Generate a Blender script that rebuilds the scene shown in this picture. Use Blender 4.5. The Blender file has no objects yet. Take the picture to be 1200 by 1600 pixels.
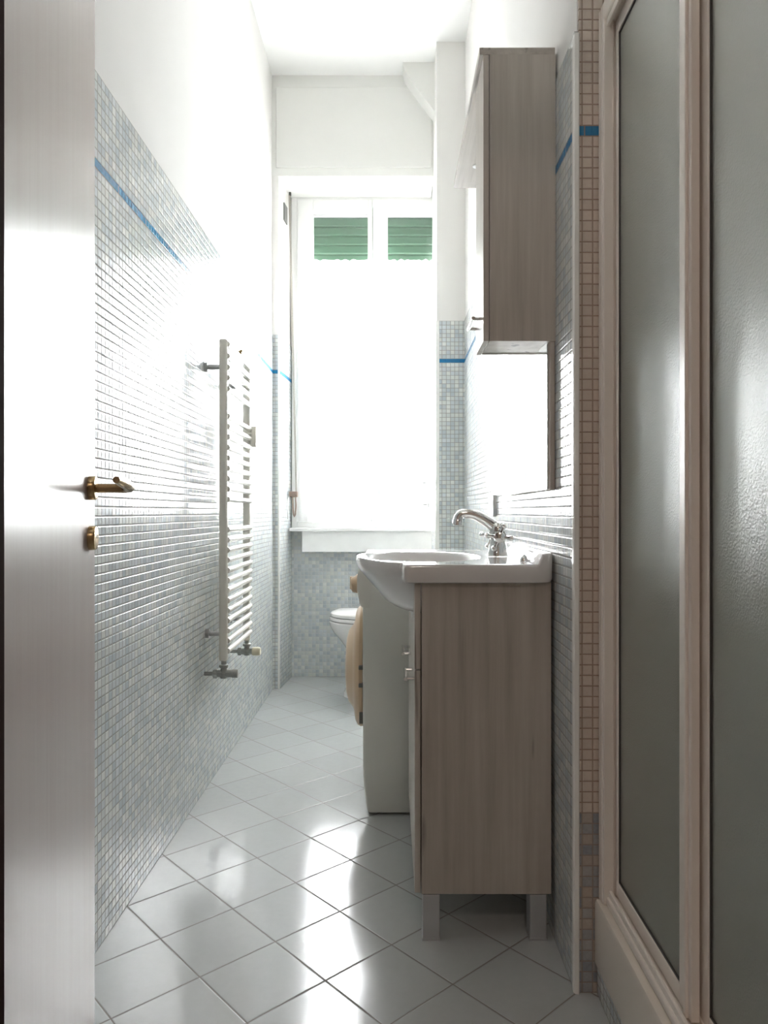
import bpy, bmesh, math, random
from mathutils import Vector, Matrix
random.seed(7)
S = bpy.context.scene
COL = S.collection
PI = math.pi

# ------------------------------------------------------------------ camera
cam = bpy.data.cameras.new('camera'); camo = bpy.data.objects.new('camera', cam); COL.objects.link(camo)
camo.location = (0, 0, 1.0); camo.rotation_euler = (PI/2, 0, 0)
cam.sensor_fit = 'HORIZONTAL'; cam.sensor_width = 24.0; cam.lens = 24.0*1144/1200
cam.shift_x = -0.01; cam.clip_start = 0.02; cam.clip_end = 100
S.camera = camo
# ------------------------------------------------------------------ world / light / exposure
SKY = 13.0
W = bpy.data.worlds.new('world'); S.world = W; W.use_nodes = True
wn = W.node_tree.nodes; wb = wn.get('Background') or wn.new('ShaderNodeBackground')
wb.inputs[0].default_value = (0.96, 0.985, 1.0, 1); wb.inputs[1].default_value = SKY
pl = bpy.data.lights.new('window_daylight', 'AREA'); pl.shape = 'RECTANGLE'; pl.size = 1.05; pl.size_y = 2.0
pl.energy = 1.0; pl.cycles.is_portal = True
po = bpy.data.objects.new('window_daylight', pl); COL.objects.link(po)
po.location = (-0.12, 4.75, 1.85); po.rotation_euler = (-PI/2, 0, 0)
hl = bpy.data.lights.new('hallway_fill', 'AREA'); hl.shape = 'DISK'; hl.size = 0.35; hl.energy = 2.2; hl.color = (1.0, 0.86, 0.76)
ho = bpy.data.objects.new('hallway_fill', hl); COL.objects.link(ho); ho.location = (0.1, -0.9, 2.6)  # added warm fill from behind the camera, no visible fixture
S.view_settings.view_transform = 'Standard'; S.view_settings.look = 'None'; S.view_settings.gamma = 1
S.view_settings.use_curve_mapping = False
S.view_settings.exposure = 2.35
S.cycles.max_bounces = 14; S.cycles.diffuse_bounces = 8; S.cycles.glossy_bounces = 6; S.cycles.transmission_bounces = 8
S.cycles.transparent_max_bounces = 12; S.cycles.sample_clamp_indirect = 12.0
S.cycles.use_denoising = True

# ------------------------------------------------------------------ materials
def nt(name):
    m = bpy.data.materials.new(name); m.use_nodes = True
    t = m.node_tree; b = t.nodes['Principled BSDF']
    return m, t, b
def lk(t, a, b): t.links.new(a, b)
def math_node(t, op, a, b=None, c=None):
    n = t.nodes.new('ShaderNodeMath'); n.operation = op
    for i, v in enumerate((a, b, c)):
        if v is None: continue
        if isinstance(v, (int, float)): n.inputs[i].default_value = v
        else: lk(t, v, n.inputs[i])
    return n.outputs[0]
def ramp(t, fac, stops, interp='LINEAR'):
    r = t.nodes.new('ShaderNodeValToRGB'); r.color_ramp.interpolation = interp
    e = r.color_ramp.elements
    while len(e) < len(stops): e.new(0.5)
    for i, (p, c) in enumerate(stops): e[i].position = p; e[i].color = (*c, 1)
    lk(t, fac, r.inputs[0]); return r.outputs[0]
def mix(t, fac, a, b):
    n = t.nodes.new('ShaderNodeMix'); n.data_type = 'RGBA'
    for s, v in ((n.inputs[0], fac), (n.inputs[6], a), (n.inputs[7], b)):
        if isinstance(v, (int, float)): s.default_value = v
        elif isinstance(v, tuple): s.default_value = (*v, 1)
        else: lk(t, v, s)
    return n.outputs[2]
def coords(t):
    g = t.nodes.new('ShaderNodeNewGeometry'); s = t.nodes.new('ShaderNodeSeparateXYZ')
    lk(t, g.outputs['Position'], s.inputs[0]); return g.outputs['Position'], s.outputs
def comb(t, x, y, z=0.0):
    c = t.nodes.new('ShaderNodeCombineXYZ')
    for i, v in enumerate((x, y, z)):
        if isinstance(v, (int, float)): c.inputs[i].default_value = v
        else: lk(t, v, c.inputs[i])
    return c.outputs[0]
def noise(t, vec, scale, detail=3, rough=0.5):
    n = t.nodes.new('ShaderNodeTexNoise'); n.inputs['Scale'].default_value = scale
    n.inputs['Detail'].default_value = detail; n.inputs['Roughness'].default_value = rough
    if vec is not None: lk(t, vec, n.inputs['Vector'])
    return n.outputs[0]
def bump(t, b, h, dist, strength=1.0):
    n = t.nodes.new('ShaderNodeBump'); n.inputs['Distance'].default_value = dist; n.inputs['Strength'].default_value = strength
    lk(t, h, n.inputs['Height']); lk(t, n.outputs[0], b.inputs['Normal'])
def plain(name, col, rough=0.5, metal=0.0, coat=0.0, spec=0.5, nscale=0, namt=0.0, bd=0.0):
    m, t, b = nt(name)
    b.inputs['Roughness'].default_value = rough; b.inputs['Metallic'].default_value = metal
    b.inputs['Coat Weight'].default_value = coat; b.inputs['Specular IOR Level'].default_value = spec
    pos, _ = coords(t)
    nz = noise(t, pos, nscale or 6.0)
    k = namt or 0.04
    lo = tuple(max(0, c*(1-k)) for c in col); hi = tuple(min(1, c*(1+k)) for c in col)
    lk(t, ramp(t, nz, [(0.3, lo), (0.7, hi)]), b.inputs['Base Color'])
    if bd: bump(t, b, nz, bd)
    return m

def mosaic(name, u, stops, grout, pitch=0.022, gw=0.0024, rough=0.13, band=True, tilt=0.00022, grough=0.95):
    """small square glass mosaic on a wall, u = 0 (runs along X) or 1 (runs along Y)"""
    m, t, b = nt(name)
    pos, xyz = coords(t)
    uu = math_node(t, 'DIVIDE', xyz[u], pitch); vv = math_node(t, 'DIVIDE', xyz[2], pitch)
    fu = math_node(t, 'FRACT', uu); fv = math_node(t, 'FRACT', vv)
    cu = math_node(t, 'FLOOR', uu); cv = math_node(t, 'FLOOR', vv)
    wnz = t.nodes.new('ShaderNodeTexWhiteNoise'); wnz.noise_dimensions = '2D'; lk(t, comb(t, cu, cv), wnz.inputs['Vector'])
    wn2 = t.nodes.new('ShaderNodeTexWhiteNoise'); wn2.noise_dimensions = '3D'; lk(t, comb(t, cu, cv, 5.3), wn2.inputs['Vector'])
    col = ramp(t, wnz.outputs[0], stops, 'CONSTANT')
    # fine clouding inside the glass of each tessera
    nz = noise(t, pos, 160.0, 2)
    col = mix(t, math_node(t, 'MULTIPLY', nz, 0.25), col, (0.86, 0.88, 0.86))
    e = gw/pitch
    du = math_node(t, 'MINIMUM', fu, math_node(t, 'SUBTRACT', 1.0, fu)); dv = math_node(t, 'MINIMUM', fv, math_node(t, 'SUBTRACT', 1.0, fv))
    mask_v = math_node(t, 'GREATER_THAN', dv, e/2); mask_u = math_node(t, 'GREATER_THAN', du, e/2)
    if band:   # cobalt listello, long pieces
        isb = math_node(t, 'COMPARE', cv, 81.0, 0.4)
        lu = math_node(t, 'DIVIDE', xyz[u], 0.2); lf = math_node(t, 'FRACT', lu)
        bj = math_node(t, 'GREATER_THAN', lf, 0.012)
        mask_u = math_node(t, 'ADD', math_node(t, 'MULTIPLY', mask_u, math_node(t, 'SUBTRACT', 1.0, isb)), math_node(t, 'MULTIPLY', bj, isb))
        col = mix(t, isb, col, (0.02, 0.20, 0.42))
    mask = math_node(t, 'MULTIPLY', mask_u, mask_v)
    col = mix(t, mask, grout, col)
    lk(t, col, b.inputs['Base Color'])
    rr = math_node(t, 'ADD', math_node(t, 'MULTIPLY', mask, rough-grough), grough); lk(t, rr, b.inputs['Roughness']); lk(t, math_node(t, 'MULTIPLY', mask, 0.5), b.inputs['Specular IOR Level'])
    sx = math_node(t, 'MULTIPLY', math_node(t, 'SUBTRACT', wn2.outputs[0], 0.5), fu)
    sy = math_node(t, 'MULTIPLY', math_node(t, 'SUBTRACT', wnz.outputs[0], 0.5), fv)
    # pillowed edge + each piece set a hair out of true
    sm = t.nodes.new('ShaderNodeMapRange'); sm.interpolation_type = 'SMOOTHSTEP'; sm.inputs[1].default_value = e*0.45; sm.inputs[2].default_value = e*1.3
    lk(t, math_node(t, 'MINIMUM', du, dv), sm.inputs[0])
    hh = math_node(t, 'ADD', math_node(t, 'MULTIPLY', sm.outputs[0], 1.0), math_node(t, 'MULTIPLY', math_node(t, 'ADD', sx, sy), tilt/0.0006))
    bump(t, b, hh, 0.0006)
    return m
blue_stops = [(0.0, (0.52, 0.56, 0.585)), (0.16, (0.60, 0.63, 0.62)), (0.36, (0.56, 0.605, 0.635)), (0.55, (0.66, 0.68, 0.65)),
              (0.72, (0.46, 0.515, 0.56)), (0.84, (0.62, 0.66, 0.69)), (0.94, (0.72, 0.735, 0.715))]
beige_stops = [(0.0, (0.60, 0.505, 0.43)), (0.3, (0.63, 0.53, 0.45)), (0.6, (0.585, 0.49, 0.42)), (0.8, (0.65, 0.55, 0.47))]
mixed_stops = [(0.0, (0.30, 0.30, 0.32)), (0.3, (0.42, 0.35, 0.30)), (0.5, (0.22, 0.24, 0.28)), (0.7, (0.36, 0.35, 0.35)), (0.9, (0.45, 0.36, 0.29))]
GROUT = (0.33, 0.32, 0.295)
M = {}
M['mosaic_y'] = mosaic('blue_grey_mosaic_along_wall', 1, blue_stops, GROUT)
M['mosaic_x'] = mosaic('blue_grey_mosaic_across', 0, blue_stops, GROUT)
M['mosaic_back'] = mosaic('blue_grey_mosaic_niche_glare', 0, [(p, tuple(c*0.98 for c in cc)) for p, cc in blue_stops], (0.62, 0.62, 0.61))  # same mosaic with paler grout: window glare put into the colour
M['beige_x'] = mosaic('beige_mosaic', 0, beige_stops, (0.37, 0.285, 0.23), rough=0.3)
M['beige_y'] = mosaic('beige_mosaic_side', 1, beige_stops, (0.37, 0.285, 0.23), rough=0.3)
M['mixed_x'] = mosaic('slate_mosaic', 0, mixed_stops, (0.35, 0.30, 0.26), band=False, rough=0.35)
M['plinth_y'] = mosaic('plinth_mosaic', 1, blue_stops, (0.4, 0.38, 0.35), band=False, rough=0.3)

def floor_mat():
    m, t, b = nt('pale_grey_floor_tile')
    pos, xyz = coords(t)
    L = 0.192; a = math.radians(42.5)
    x0 = math_node(t, 'SUBTRACT', xyz[0], 0.0); y0 = math_node(t, 'SUBTRACT', xyz[1], 1.692)
    u = math_node(t, 'ADD', math_node(t, 'MULTIPLY', x0, math.cos(a)/L), math_node(t, 'MULTIPLY', y0, math.sin(a)/L))
    v = math_node(t, 'ADD', math_node(t, 'MULTIPLY', x0, -math.sin(a)/L), math_node(t, 'MULTIPLY', y0, math.cos(a)/L))
    fu = math_node(t, 'FRACT', u); fv = math_node(t, 'FRACT', v)
    du = math_node(t, 'MINIMUM', fu, math_node(t, 'SUBTRACT', 1.0, fu)); dv = math_node(t, 'MINIMUM', fv, math_node(t, 'SUBTRACT', 1.0, fv))
    d = math_node(t, 'MINIMUM', du, dv)
    mask = math_node(t, 'GREATER_THAN', d, 0.0026/L/2)
    w = t.nodes.new('ShaderNodeTexWhiteNoise'); w.noise_dimensions = '2D'
    lk(t, comb(t, math_node(t, 'FLOOR', u), math_node(t, 'FLOOR', v)), w.inputs['Vector'])
    col = ramp(t, w.outputs[0], [(0, (0.42, 0.435, 0.43)), (1, (0.455, 0.47, 0.465))])
    nz = noise(t, pos, 45.0, 4, 0.6)
    col = mix(t, math_node(t, 'MULTIPLY', nz, 0.18), col, (0.66, 0.68, 0.67))
    lk(t, mix(t, mask, (0.20, 0.18, 0.155), col), b.inputs['Base Color'])
    lk(t, math_node(t, 'ADD', math_node(t, 'MULTIPLY', mask, -0.45), 0.6), b.inputs['Roughness'])
    sm = t.nodes.new('ShaderNodeMapRange'); sm.interpolation_type = 'SMOOTHSTEP'; sm.inputs[1].default_value = 0.004; sm.inputs[2].default_value = 0.018
    lk(t, d, sm.inputs[0])
    wav = noise(t, pos, 70.0, 2); wav2 = noise(t, pos, 9.0, 1)
    h = math_node(t, 'ADD', math_node(t, 'MULTIPLY', sm.outputs[0], 1.0), math_node(t, 'ADD', math_node(t, 'MULTIPLY', wav, 0.10), math_node(t, 'MULTIPLY', wav2, 0.6)))
    bump(t, b, h, 0.0007)
    b.inputs['IOR'].default_value = 1.52
    return m
M['floor'] = floor_mat()

def wood_mat(name, c1, c2, c3, vert=2, rough=0.42, cracks=True):
    m, t, b = nt(name)
    pos, xyz = coords(t)
    mp = t.nodes.new('ShaderNodeMapping'); lk(t, pos, mp.inputs[0])
    sc = [38.0, 38.0, 38.0]; sc[vert] = 1.6; mp.inputs['Scale'].default_value = sc
    n1 = noise(t, mp.outputs[0], 1.0, 6, 0.62)
    mp2 = t.nodes.new('ShaderNodeMapping'); lk(t, pos, mp2.inputs[0])
    sc2 = [7.0, 7.0, 7.0]; sc2[vert] = 0.9; mp2.inputs['Scale'].default_value = sc2
    n2 = noise(t, mp2.outputs[0], 1.0, 4, 0.6)
    f = math_node(t, 'ADD', math_node(t, 'MULTIPLY', n1, 0.6), math_node(t, 'MULTIPLY', n2, 0.4))
    col = ramp(t, f, [(0.30, c1), (0.44, c2), (0.62, c3)])
    mp3 = t.nodes.new('ShaderNodeMapping'); lk(t, pos, mp3.inputs[0])
    sc3 = [26.0, 26.0, 26.0]; sc3[vert] = 2.1; mp3.inputs['Scale'].default_value = sc3; mp3.inputs['Location'].default_value = (3, 7, 1)
    n3 = noise(t, mp3.outputs[0], 1.0, 2)
    cr = ramp(t, n3, [(0.0, (0, 0, 0)), (0.285, (0, 0, 0)), (0.32, (1, 1, 1))])
    if cracks: col = mix(t, cr, tuple(c*0.72 for c in c1), col)
    lk(t, col, b.inputs['Base Color']); b.inputs['Roughness'].default_value = rough
    bump(t, b, n1, 0.0003)
    return m
M['wood'] = wood_mat('bleached_greige_wood', (0.32, 0.28, 0.24), (0.43, 0.385, 0.335), (0.54, 0.495, 0.44))
M['wood_h'] = wood_mat('bleached_greige_wood_board', (0.32, 0.28, 0.24), (0.43, 0.385, 0.335), (0.54, 0.495, 0.44), vert=1)
M['door'] = wood_mat('pinkish_satin_door', (0.37, 0.305, 0.292), (0.385, 0.32, 0.307), (0.40, 0.335, 0.32), rough=0.27, cracks=False)
M['darkwood'] = wood_mat('dark_jamb_wood', (0.02, 0.010, 0.008), (0.03, 0.014, 0.011), (0.04, 0.018, 0.014), rough=0.8, cracks=False)
M['darkwood'].node_tree.nodes['Principled BSDF'].inputs['Specular IOR Level'].default_value = 0.1
M['plaster'] = plain('white_plaster', (0.76, 0.75, 0.73), 0.85, nscale=3, namt=0.015)
M['ceiling'] = plain('white_ceiling_paint', (0.88, 0.88, 0.87), 0.9, namt=0.01)
M['hall'] = plain('hallway_paint', (0.55, 0.48, 0.42), 0.9, namt=0.03)
M['whiteframe'] = plain('white_window_lacquer', (0.85, 0.85, 0.84), 0.35, namt=0.01)
M['marble'] = plain('white_marble', (0.86, 0.86, 0.85), 0.25, nscale=12, namt=0.03)
M['box'] = plain('shutter_box_paint', (0.77, 0.77, 0.745), 0.6, namt=0.01)
M['ceramic'] = plain('white_ceramic', (0.70, 0.68, 0.665), 0.08, coat=0.3, namt=0.01)
M['rad'] = plain('ivory_enamel', (0.74, 0.72, 0.66), 0.25, namt=0.01)
M['chrome'] = plain('chrome', (0.75, 0.75, 0.74), 0.08, metal=1.0, namt=0.02)
M['steel'] = plain('satin_steel', (0.50, 0.50, 0.50), 0.35, metal=0.9, namt=0.03)
M['legalu'] = plain('brushed_aluminium', (0.52, 0.52, 0.53), 0.42, metal=0.6, namt=0.03)
M['brass'] = plain('aged_brass', (0.42, 0.30, 0.16), 0.25, metal=1.0, nscale=60, namt=0.15)
M['pipe'] = plain('nickel_valve', (0.36, 0.37, 0.35), 0.32, metal=0.8, nscale=60, namt=0.1)
M['cap'] = plain('cream_plastic', (0.72, 0.68, 0.52), 0.5)
M['wm'] = plain('appliance_white_enamel', (0.66, 0.66, 0.61), 0.32, namt=0.015)
M['tan'] = plain('tan_plastic', (0.60, 0.44, 0.29), 0.38, namt=0.03)
M['black'] = plain('black_rubber', (0.02, 0.02, 0.02), 0.6)
M['greydark'] = plain('dark_grey_metal', (0.14, 0.14, 0.13), 0.45)
M['strap'] = plain('grey_webbing', (0.42, 0.40, 0.36), 0.8, nscale=200, namt=0.2)
M['leather'] = plain('brown_webbing', (0.30, 0.22, 0.18), 0.7, nscale=150, namt=0.15)
M['showerframe'] = plain('pinkish_white_frame', (0.86, 0.80, 0.735), 0.3, namt=0.015)
M['tray'] = plain('pale_acrylic', (0.78, 0.72, 0.64), 0.22, namt=0.015)
M['gasket'] = plain('dark_gasket', (0.05, 0.045, 0.04), 0.5)
M['trim'] = plain('white_corner_trim', (0.88, 0.87, 0.84), 0.15, namt=0.01)
M['plug'] = plain('white_plastic', (0.82, 0.82, 0.80), 0.3)
m, t, b = nt('mirror'); M['mirror'] = m
b.inputs['Metallic'].default_value = 1; b.inputs['Roughness'].default_value = 0.02; b.inputs['Base Color'].default_value = (0.9, 0.92, 0.92, 1)
m, t, b = nt('textured_shower_glass'); M['glass'] = m
pos, _ = coords(t)
b.inputs['Base Color'].default_value = (0.93, 0.96, 0.88, 1); b.inputs['Transmission Weight'].default_value = 1.0
b.inputs['Roughness'].default_value = 0.16; b.inputs['IOR'].default_value = 1.62
bump(t, b, noise(t, pos, 300.0, 1), 0.0016, 1.0)
out = [n for n in t.nodes if n.type == 'OUTPUT_MATERIAL'][0]
df = t.nodes.new('ShaderNodeBsdfDiffuse'); df.inputs[0].default_value = (0.70, 0.72, 0.62, 1)
tl = t.nodes.new('ShaderNodeBsdfTranslucent'); tl.inputs[0].default_value = (0.85, 0.90, 0.84, 1)
m1 = t.nodes.new('ShaderNodeMixShader'); m1.inputs[0].default_value = 0.38; lk(t, df.outputs[0], m1.inputs[1]); lk(t, tl.outputs[0], m1.inputs[2])
m2 = t.nodes.new('ShaderNodeMixShader'); m2.inputs[0].default_value = 0.42; lk(t, b.outputs[0], m2.inputs[1]); lk(t, m1.outputs[0], m2.inputs[2])
# both faces of the hammered pane reflect: fresnel-weighted sheen over the body
gs = t.nodes.new('ShaderNodeBsdfGlossy'); gs.inputs['Roughness'].default_value = 0.17
bn = t.nodes.new('ShaderNodeBump'); bn.inputs['Distance'].default_value = 0.0007; bn.inputs['Strength'].default_value = 1.0
lk(t, noise(t, pos, 520.0, 2), bn.inputs['Height']); lk(t, bn.outputs[0], gs.inputs['Normal'])
fz = t.nodes.new('ShaderNodeFresnel'); fz.inputs[0].default_value = 1.85
m3 = t.nodes.new('ShaderNodeMixShader'); lk(t, fz.outputs[0], m3.inputs[0]); lk(t, m2.outputs[0], m3.inputs[1]); lk(t, gs.outputs[0], m3.inputs[2]); lk(t, m3.outputs[0], out.inputs[0])
m, t, b = nt('window_glass'); M['pane'] = m
b.inputs['Transmission Weight'].default_value = 1.0; b.inputs['Roughness'].default_value = 0.0; b.inputs['IOR'].default_value = 1.01
b.inputs['Base Color'].default_value = (1, 1, 1, 1); b.inputs['Specular IOR Level'].default_value = 0.3
# thin pane: mostly straight-through plus a faint reflection
for n in list(t.nodes):
    if n.type not in ('OUTPUT_MATERIAL',): t.nodes.remove(n)
out = [n for n in t.nodes if n.type == 'OUTPUT_MATERIAL'][0]
tr = t.nodes.new('ShaderNodeBsdfTransparent'); gl = t.nodes.new('ShaderNodeBsdfGlossy'); gl.inputs['Roughness'].default_value = 0.0
fr = t.nodes.new('ShaderNodeFresnel'); fr.inputs[0].default_value = 1.45; ms = t.nodes.new('ShaderNodeMixShader')
lk(t, fr.outputs[0], ms.inputs[0]); lk(t, tr.outputs[0], ms.inputs[1]); lk(t, gl.outputs[0], ms.inputs[2]); lk(t, ms.outputs[0], out.inputs[0])
# sheer curtain
m, t, b = nt('white_sheer_cotton'); M['sheer'] = m
out = [n for n in t.nodes if n.type == 'OUTPUT_MATERIAL'][0]
df = t.nodes.new('ShaderNodeBsdfDiffuse'); df.inputs[0].default_value = (0.92, 0.92, 0.92, 1)
tl = t.nodes.new('ShaderNodeBsdfTranslucent'); tl.inputs[0].default_value = (0.95, 0.95, 0.95, 1)
tp = t.nodes.new('ShaderNodeBsdfTransparent')
m1 = t.nodes.new('ShaderNodeMixShader'); m1.inputs[0].default_value = 0.6; lk(t, df.outputs[0], m1.inputs[1]); lk(t, tl.outputs[0], m1.inputs[2])
m2 = t.nodes.new('ShaderNodeMixShader'); m2.inputs[0].default_value = 0.35; lk(t, m1.outputs[0], m2.inputs[1]); lk(t, tp.outputs[0], m2.inputs[2])
lk(t, m2.outputs[0], out.inputs[0]); t.nodes.remove(b)
# green roller shutter, slightly translucent plastic
m, t, b = nt('green_shutter_plastic'); M['green'] = m
out = [n for n in t.nodes if n.type == 'OUTPUT_MATERIAL'][0]
b.inputs['Base Color'].default_value = (0.024, 0.060, 0.034, 1); b.inputs['Roughness'].default_value = 0.5
tl = t.nodes.new('ShaderNodeBsdfTranslucent'); tl.inputs[0].default_value = (0.022, 0.066, 0.034, 1)
m1 = t.nodes.new('ShaderNodeMixShader'); m1.inputs[0].default_value = 0.10; lk(t, b.outputs[0], m1.inputs[1]); lk(t, tl.outputs[0], m1.inputs[2]); lk(t, m1.outputs[0], out.inputs[0])
m2_ = m.copy(); m2_.name = 'green_hinge_strip'; M['greenhinge'] = m2_
for n in m2_.node_tree.nodes:
    if n.type == 'MIX_SHADER': n.inputs[0].default_value = 0.35

# ------------------------------------------------------------------ builders
def obj(name, bm, mat, parent=None, smooth=False, kind=None, label=None):
    bmesh.ops.recalc_face_normals(bm, faces=bm.faces[:])
    me = bpy.data.meshes.new(name); bm.to_mesh(me); bm.free()
    me.materials.append(M[mat] if isinstance(mat, str) else mat)
    if smooth:
        for p in me.polygons: p.use_smooth = True
        try: me.set_sharp_from_angle(angle=math.radians(38))
        except Exception: pass
    o = bpy.data.objects.new(name, me); COL.objects.link(o)
    if parent: o.parent = parent; o.matrix_parent_inverse = Matrix.Translation(parent.location).inverted()
    if kind: o['kind'] = kind
    if label: o['label'] = label
    return o
def thing(name, label, cat, loc=(0, 0, 0), group=None, kind=None):
    o = bpy.data.objects.new(name, None); COL.objects.link(o); o.location = loc; o.empty_display_size = 0.05
    o['label'] = label; o['category'] = cat
    if group: o['group'] = group
    if kind: o['kind'] = kind
    return o
def tag(o, label, cat, group=None):
    o['label'] = label; o['category'] = cat
    if group: o['group'] = group
    return o
def BM(): return bmesh.new()
def box(bm, x0, x1, y0, y1, z0, z1, bev=0.0, seg=2):
    t = bmesh.new(); bmesh.ops.create_cube(t, size=1)
    for v in t.verts: v.co = Vector(((x0+x1)/2+v.co.x*(x1-x0), (y0+y1)/2+v.co.y*(y1-y0), (z0+z1)/2+v.co.z*(z1-z0)))
    if bev: bmesh.ops.bevel(t, geom=t.edges[:], offset=bev, segments=seg, profile=0.5, affect='EDGES')
    add(bm, t); return bm
def add(bm, t):
    me = bpy.data.meshes.new('tmp'); t.to_mesh(me); t.free(); bm.from_mesh(me); bpy.data.meshes.remove(me)
def tube(bm, pts, r, n=12, caps=True):
    pts = [Vector(p) for p in pts]; rs = r if isinstance(r, (list, tuple)) else [r]*len(pts)
    rings = []; up = None
    for i, p in enumerate(pts):
        d = (pts[min(i+1, len(pts)-1)]-pts[max(i-1, 0)]).normalized()
        if up is None: up = Vector((0, 0, 1)) if abs(d.z) < 0.9 else Vector((1, 0, 0))
        s = d.cross(up).normalized(); up = s.cross(d).normalized()
        rings.append([bm.verts.new(p+(s*math.cos(2*PI*k/n)+up*math.sin(2*PI*k/n))*rs[i]) for k in range(n)])
    for a, b2 in zip(rings, rings[1:]):
        for k in range(n): bm.faces.new((a[k], a[(k+1) % n], b2[(k+1) % n], b2[k]))
    if caps: bm.faces.new(rings[0][::-1]); bm.faces.new(rings[-1])
    return bm
def lathe(bm, prof, origin, axis, n=32):
    """prof: (distance along axis, radius)"""
    axis = Vector(axis).normalized(); o = Vector(origin)
    up = Vector((0, 0, 1)) if abs(axis.z) < 0.9 else Vector((1, 0, 0))
    s = axis.cross(up).normalized(); u = s.cross(axis).normalized()
    rings = [[bm.verts.new(o+axis*h+(s*math.cos(2*PI*k/n)+u*math.sin(2*PI*k/n))*max(r, 1e-4)) for k in range(n)] for h, r in prof]
    for a, b2 in zip(rings, rings[1:]):
        for k in range(n): bm.faces.new((a[k], a[(k+1) % n], b2[(k+1) % n], b2[k]))
    bm.faces.new(rings[0][::-1]); bm.faces.new(rings[-1]); return bm
def loft(bm, rings, caps=(True, True), closed=True):
    rr = [[bm.verts.new(p) for p in r] for r in rings]
    n = len(rr[0])
    for a, b2 in zip(rr, rr[1:]):
        for k in range(n if closed else n-1): bm.faces.new((a[k], a[(k+1) % n], b2[(k+1) % n], b2[k]))
    if caps[0]: bm.faces.new(rr[0][::-1])
    if caps[1]: bm.faces.new(rr[-1])
    return bm
def prism(bm, poly, ax, a0, a1):
    """poly of 2-D points; ax = axis of extrusion (0: poly is (y,z), 1: (x,z), 2: (x,y))"""
    def P(p, a):
        q = list(p); q.insert(ax, a); return q
    v0 = [bm.verts.new(P(p, a0)) for p in poly]; v1 = [bm.verts.new(P(p, a1)) for p in poly]
    n = len(poly)
    bm.faces.new(v0[::-1]); bm.faces.new(v1)
    for k in range(n): bm.faces.new((v0[k], v0[(k+1) % n], v1[(k+1) % n], v1[k]))
    return bm
def struct(name, bm, mat, parent=None, label=None, cat=None, smooth=False):
    return obj(name, bm, mat, parent, smooth, None if parent else 'structure')

# ------------------------------------------------------------------ dimensions
XL, XR = -0.6775, 0.381
YN, YP, YPR, YB = 0.735, 4.145, 3.839, 4.45
ZC = 3.47; ZT = 2.002
YS = 1.523     # shower end wall

# ------------------------------------------------------------------ setting
struct('floor', box(BM(), -1.4, 1.6, -2.0, 4.75, -0.08, 0.0), 'floor')
struct('ceiling', box(BM(), -1.4, 1.6, 0.66, 4.75, ZC, ZC+0.1), 'ceiling')
wl = struct('wall_left', box(BM(), XL-0.15, XL, YN, 4.75, 0, ZC), 'plaster')
struct('mosaic_tiling', box(BM(), XL-0.004, XL+0.006, YN, YP, 0, ZT), 'mosaic_y', wl)
XLt = XL+0.006
wr = struct('wall_right', box(BM(), XR+0.006, 1.4, YS+0.006, 4.75, 0, ZC), 'plaster')
struct('mosaic_tiling', box(BM(), XR, XR+0.01, YS+0.004, YPR, 0, ZT), 'mosaic_y', wr)
struct('beige_tiling', box(BM(), XR+0.008, 1.4, YS, YS+0.01, 0.374, 2.75), 'beige_x', wr)
struct('slate_tiling', box(BM(), XR+0.008, 1.4, YS, YS+0.01, 0, 0.374), 'mixed_x', wr)
# shower side wall + near wall (with the doorway)
ws = struct('wall_shower_side', box(BM(), 1.16, 1.4, 0.66, YS, 0, ZC), 'plaster')
struct('beige_tiling', box(BM(), 1.15, 1.165, YN, YS, 0, 2.75), 'beige_y', ws)
bm = BM(); box(bm, -1.4, -0.50, 0.66, YN, 0, ZC); box(bm, 0.50, 1.4, 0.66, YN, 0, ZC); box(bm, -0.50, 0.50, 0.66, YN, 2.16, ZC)
struct('wall_near', bm, 'plaster')
# hallway behind the camera
bm = BM(); box(bm, -1.4, -1.2, -2.0, 0.66, 0, 2.7); struct('wall_hall_left', bm, 'hall')
bm = BM(); box(bm, 1.3, 1.5, -2.0, 0.66, 0, 2.7); struct('wall_hall_right', bm, 'hall')
bm = BM(); box(bm, -1.4, 1.5, -2.1, -2.0, 0, 2.7); struct('wall_hall_end', bm, 'hall')
struct('ceiling_hall', box(BM(), -1.4, 1.5, -2.1, 0.66, 2.7, 2.8), 'hall')

# pilaster to the left of the window (splayed jamb) and the boxed column at the right
wpl = struct('wall_back_left', prism(BM(), [(XL, YP), (-0.640, YP), (-0.613, YB), (XL, YB)], 2, 0, ZC), 'plaster')
bm = BM(); prism(bm, [(XLt, YP-0.006), (-0.643, YP-0.006), (-0.643, YP+0.002), (XLt, YP+0.002)], 2, 0, ZT)
struct('mosaic_tiling', bm, 'mosaic_x', wpl)
bm = BM(); prism(bm, [(-0.638, YP+0.004), (-0.633, YP+0.004), (-0.607, YB), (-0.614, YB)], 2, 0, ZT)
struct('mosaic_tiling', bm, 'mosaic_y', wpl)
bm = BM(); box(bm, -0.644, -0.633, YP-0.009, YP+0.004, 0, ZT+0.003, 0.002)
struct('trim_1', bm, 'trim')
wpr = struct('wall_back_right', box(BM(), 0.236, XR+0.02, YPR+0.006, 4.23, 0, ZC), 'plaster')
bm = BM(); box(bm, 0.250, XR, YPR, YPR+0.008, 0, ZT); struct('mosaic_tiling', bm, 'mosaic_x', wpr)
bm = BM(); box(bm, 0.230, 0.240, YPR+0.006, 4.23, 0, ZT); struct('mosaic_tiling', bm, 'mosaic_y', wpr)
bm = BM(); box(bm, 0.230, 0.250, YPR-0.002, YPR+0.010, 0, ZT, 0.002); struct('trim_2', bm, 'trim')
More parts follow.
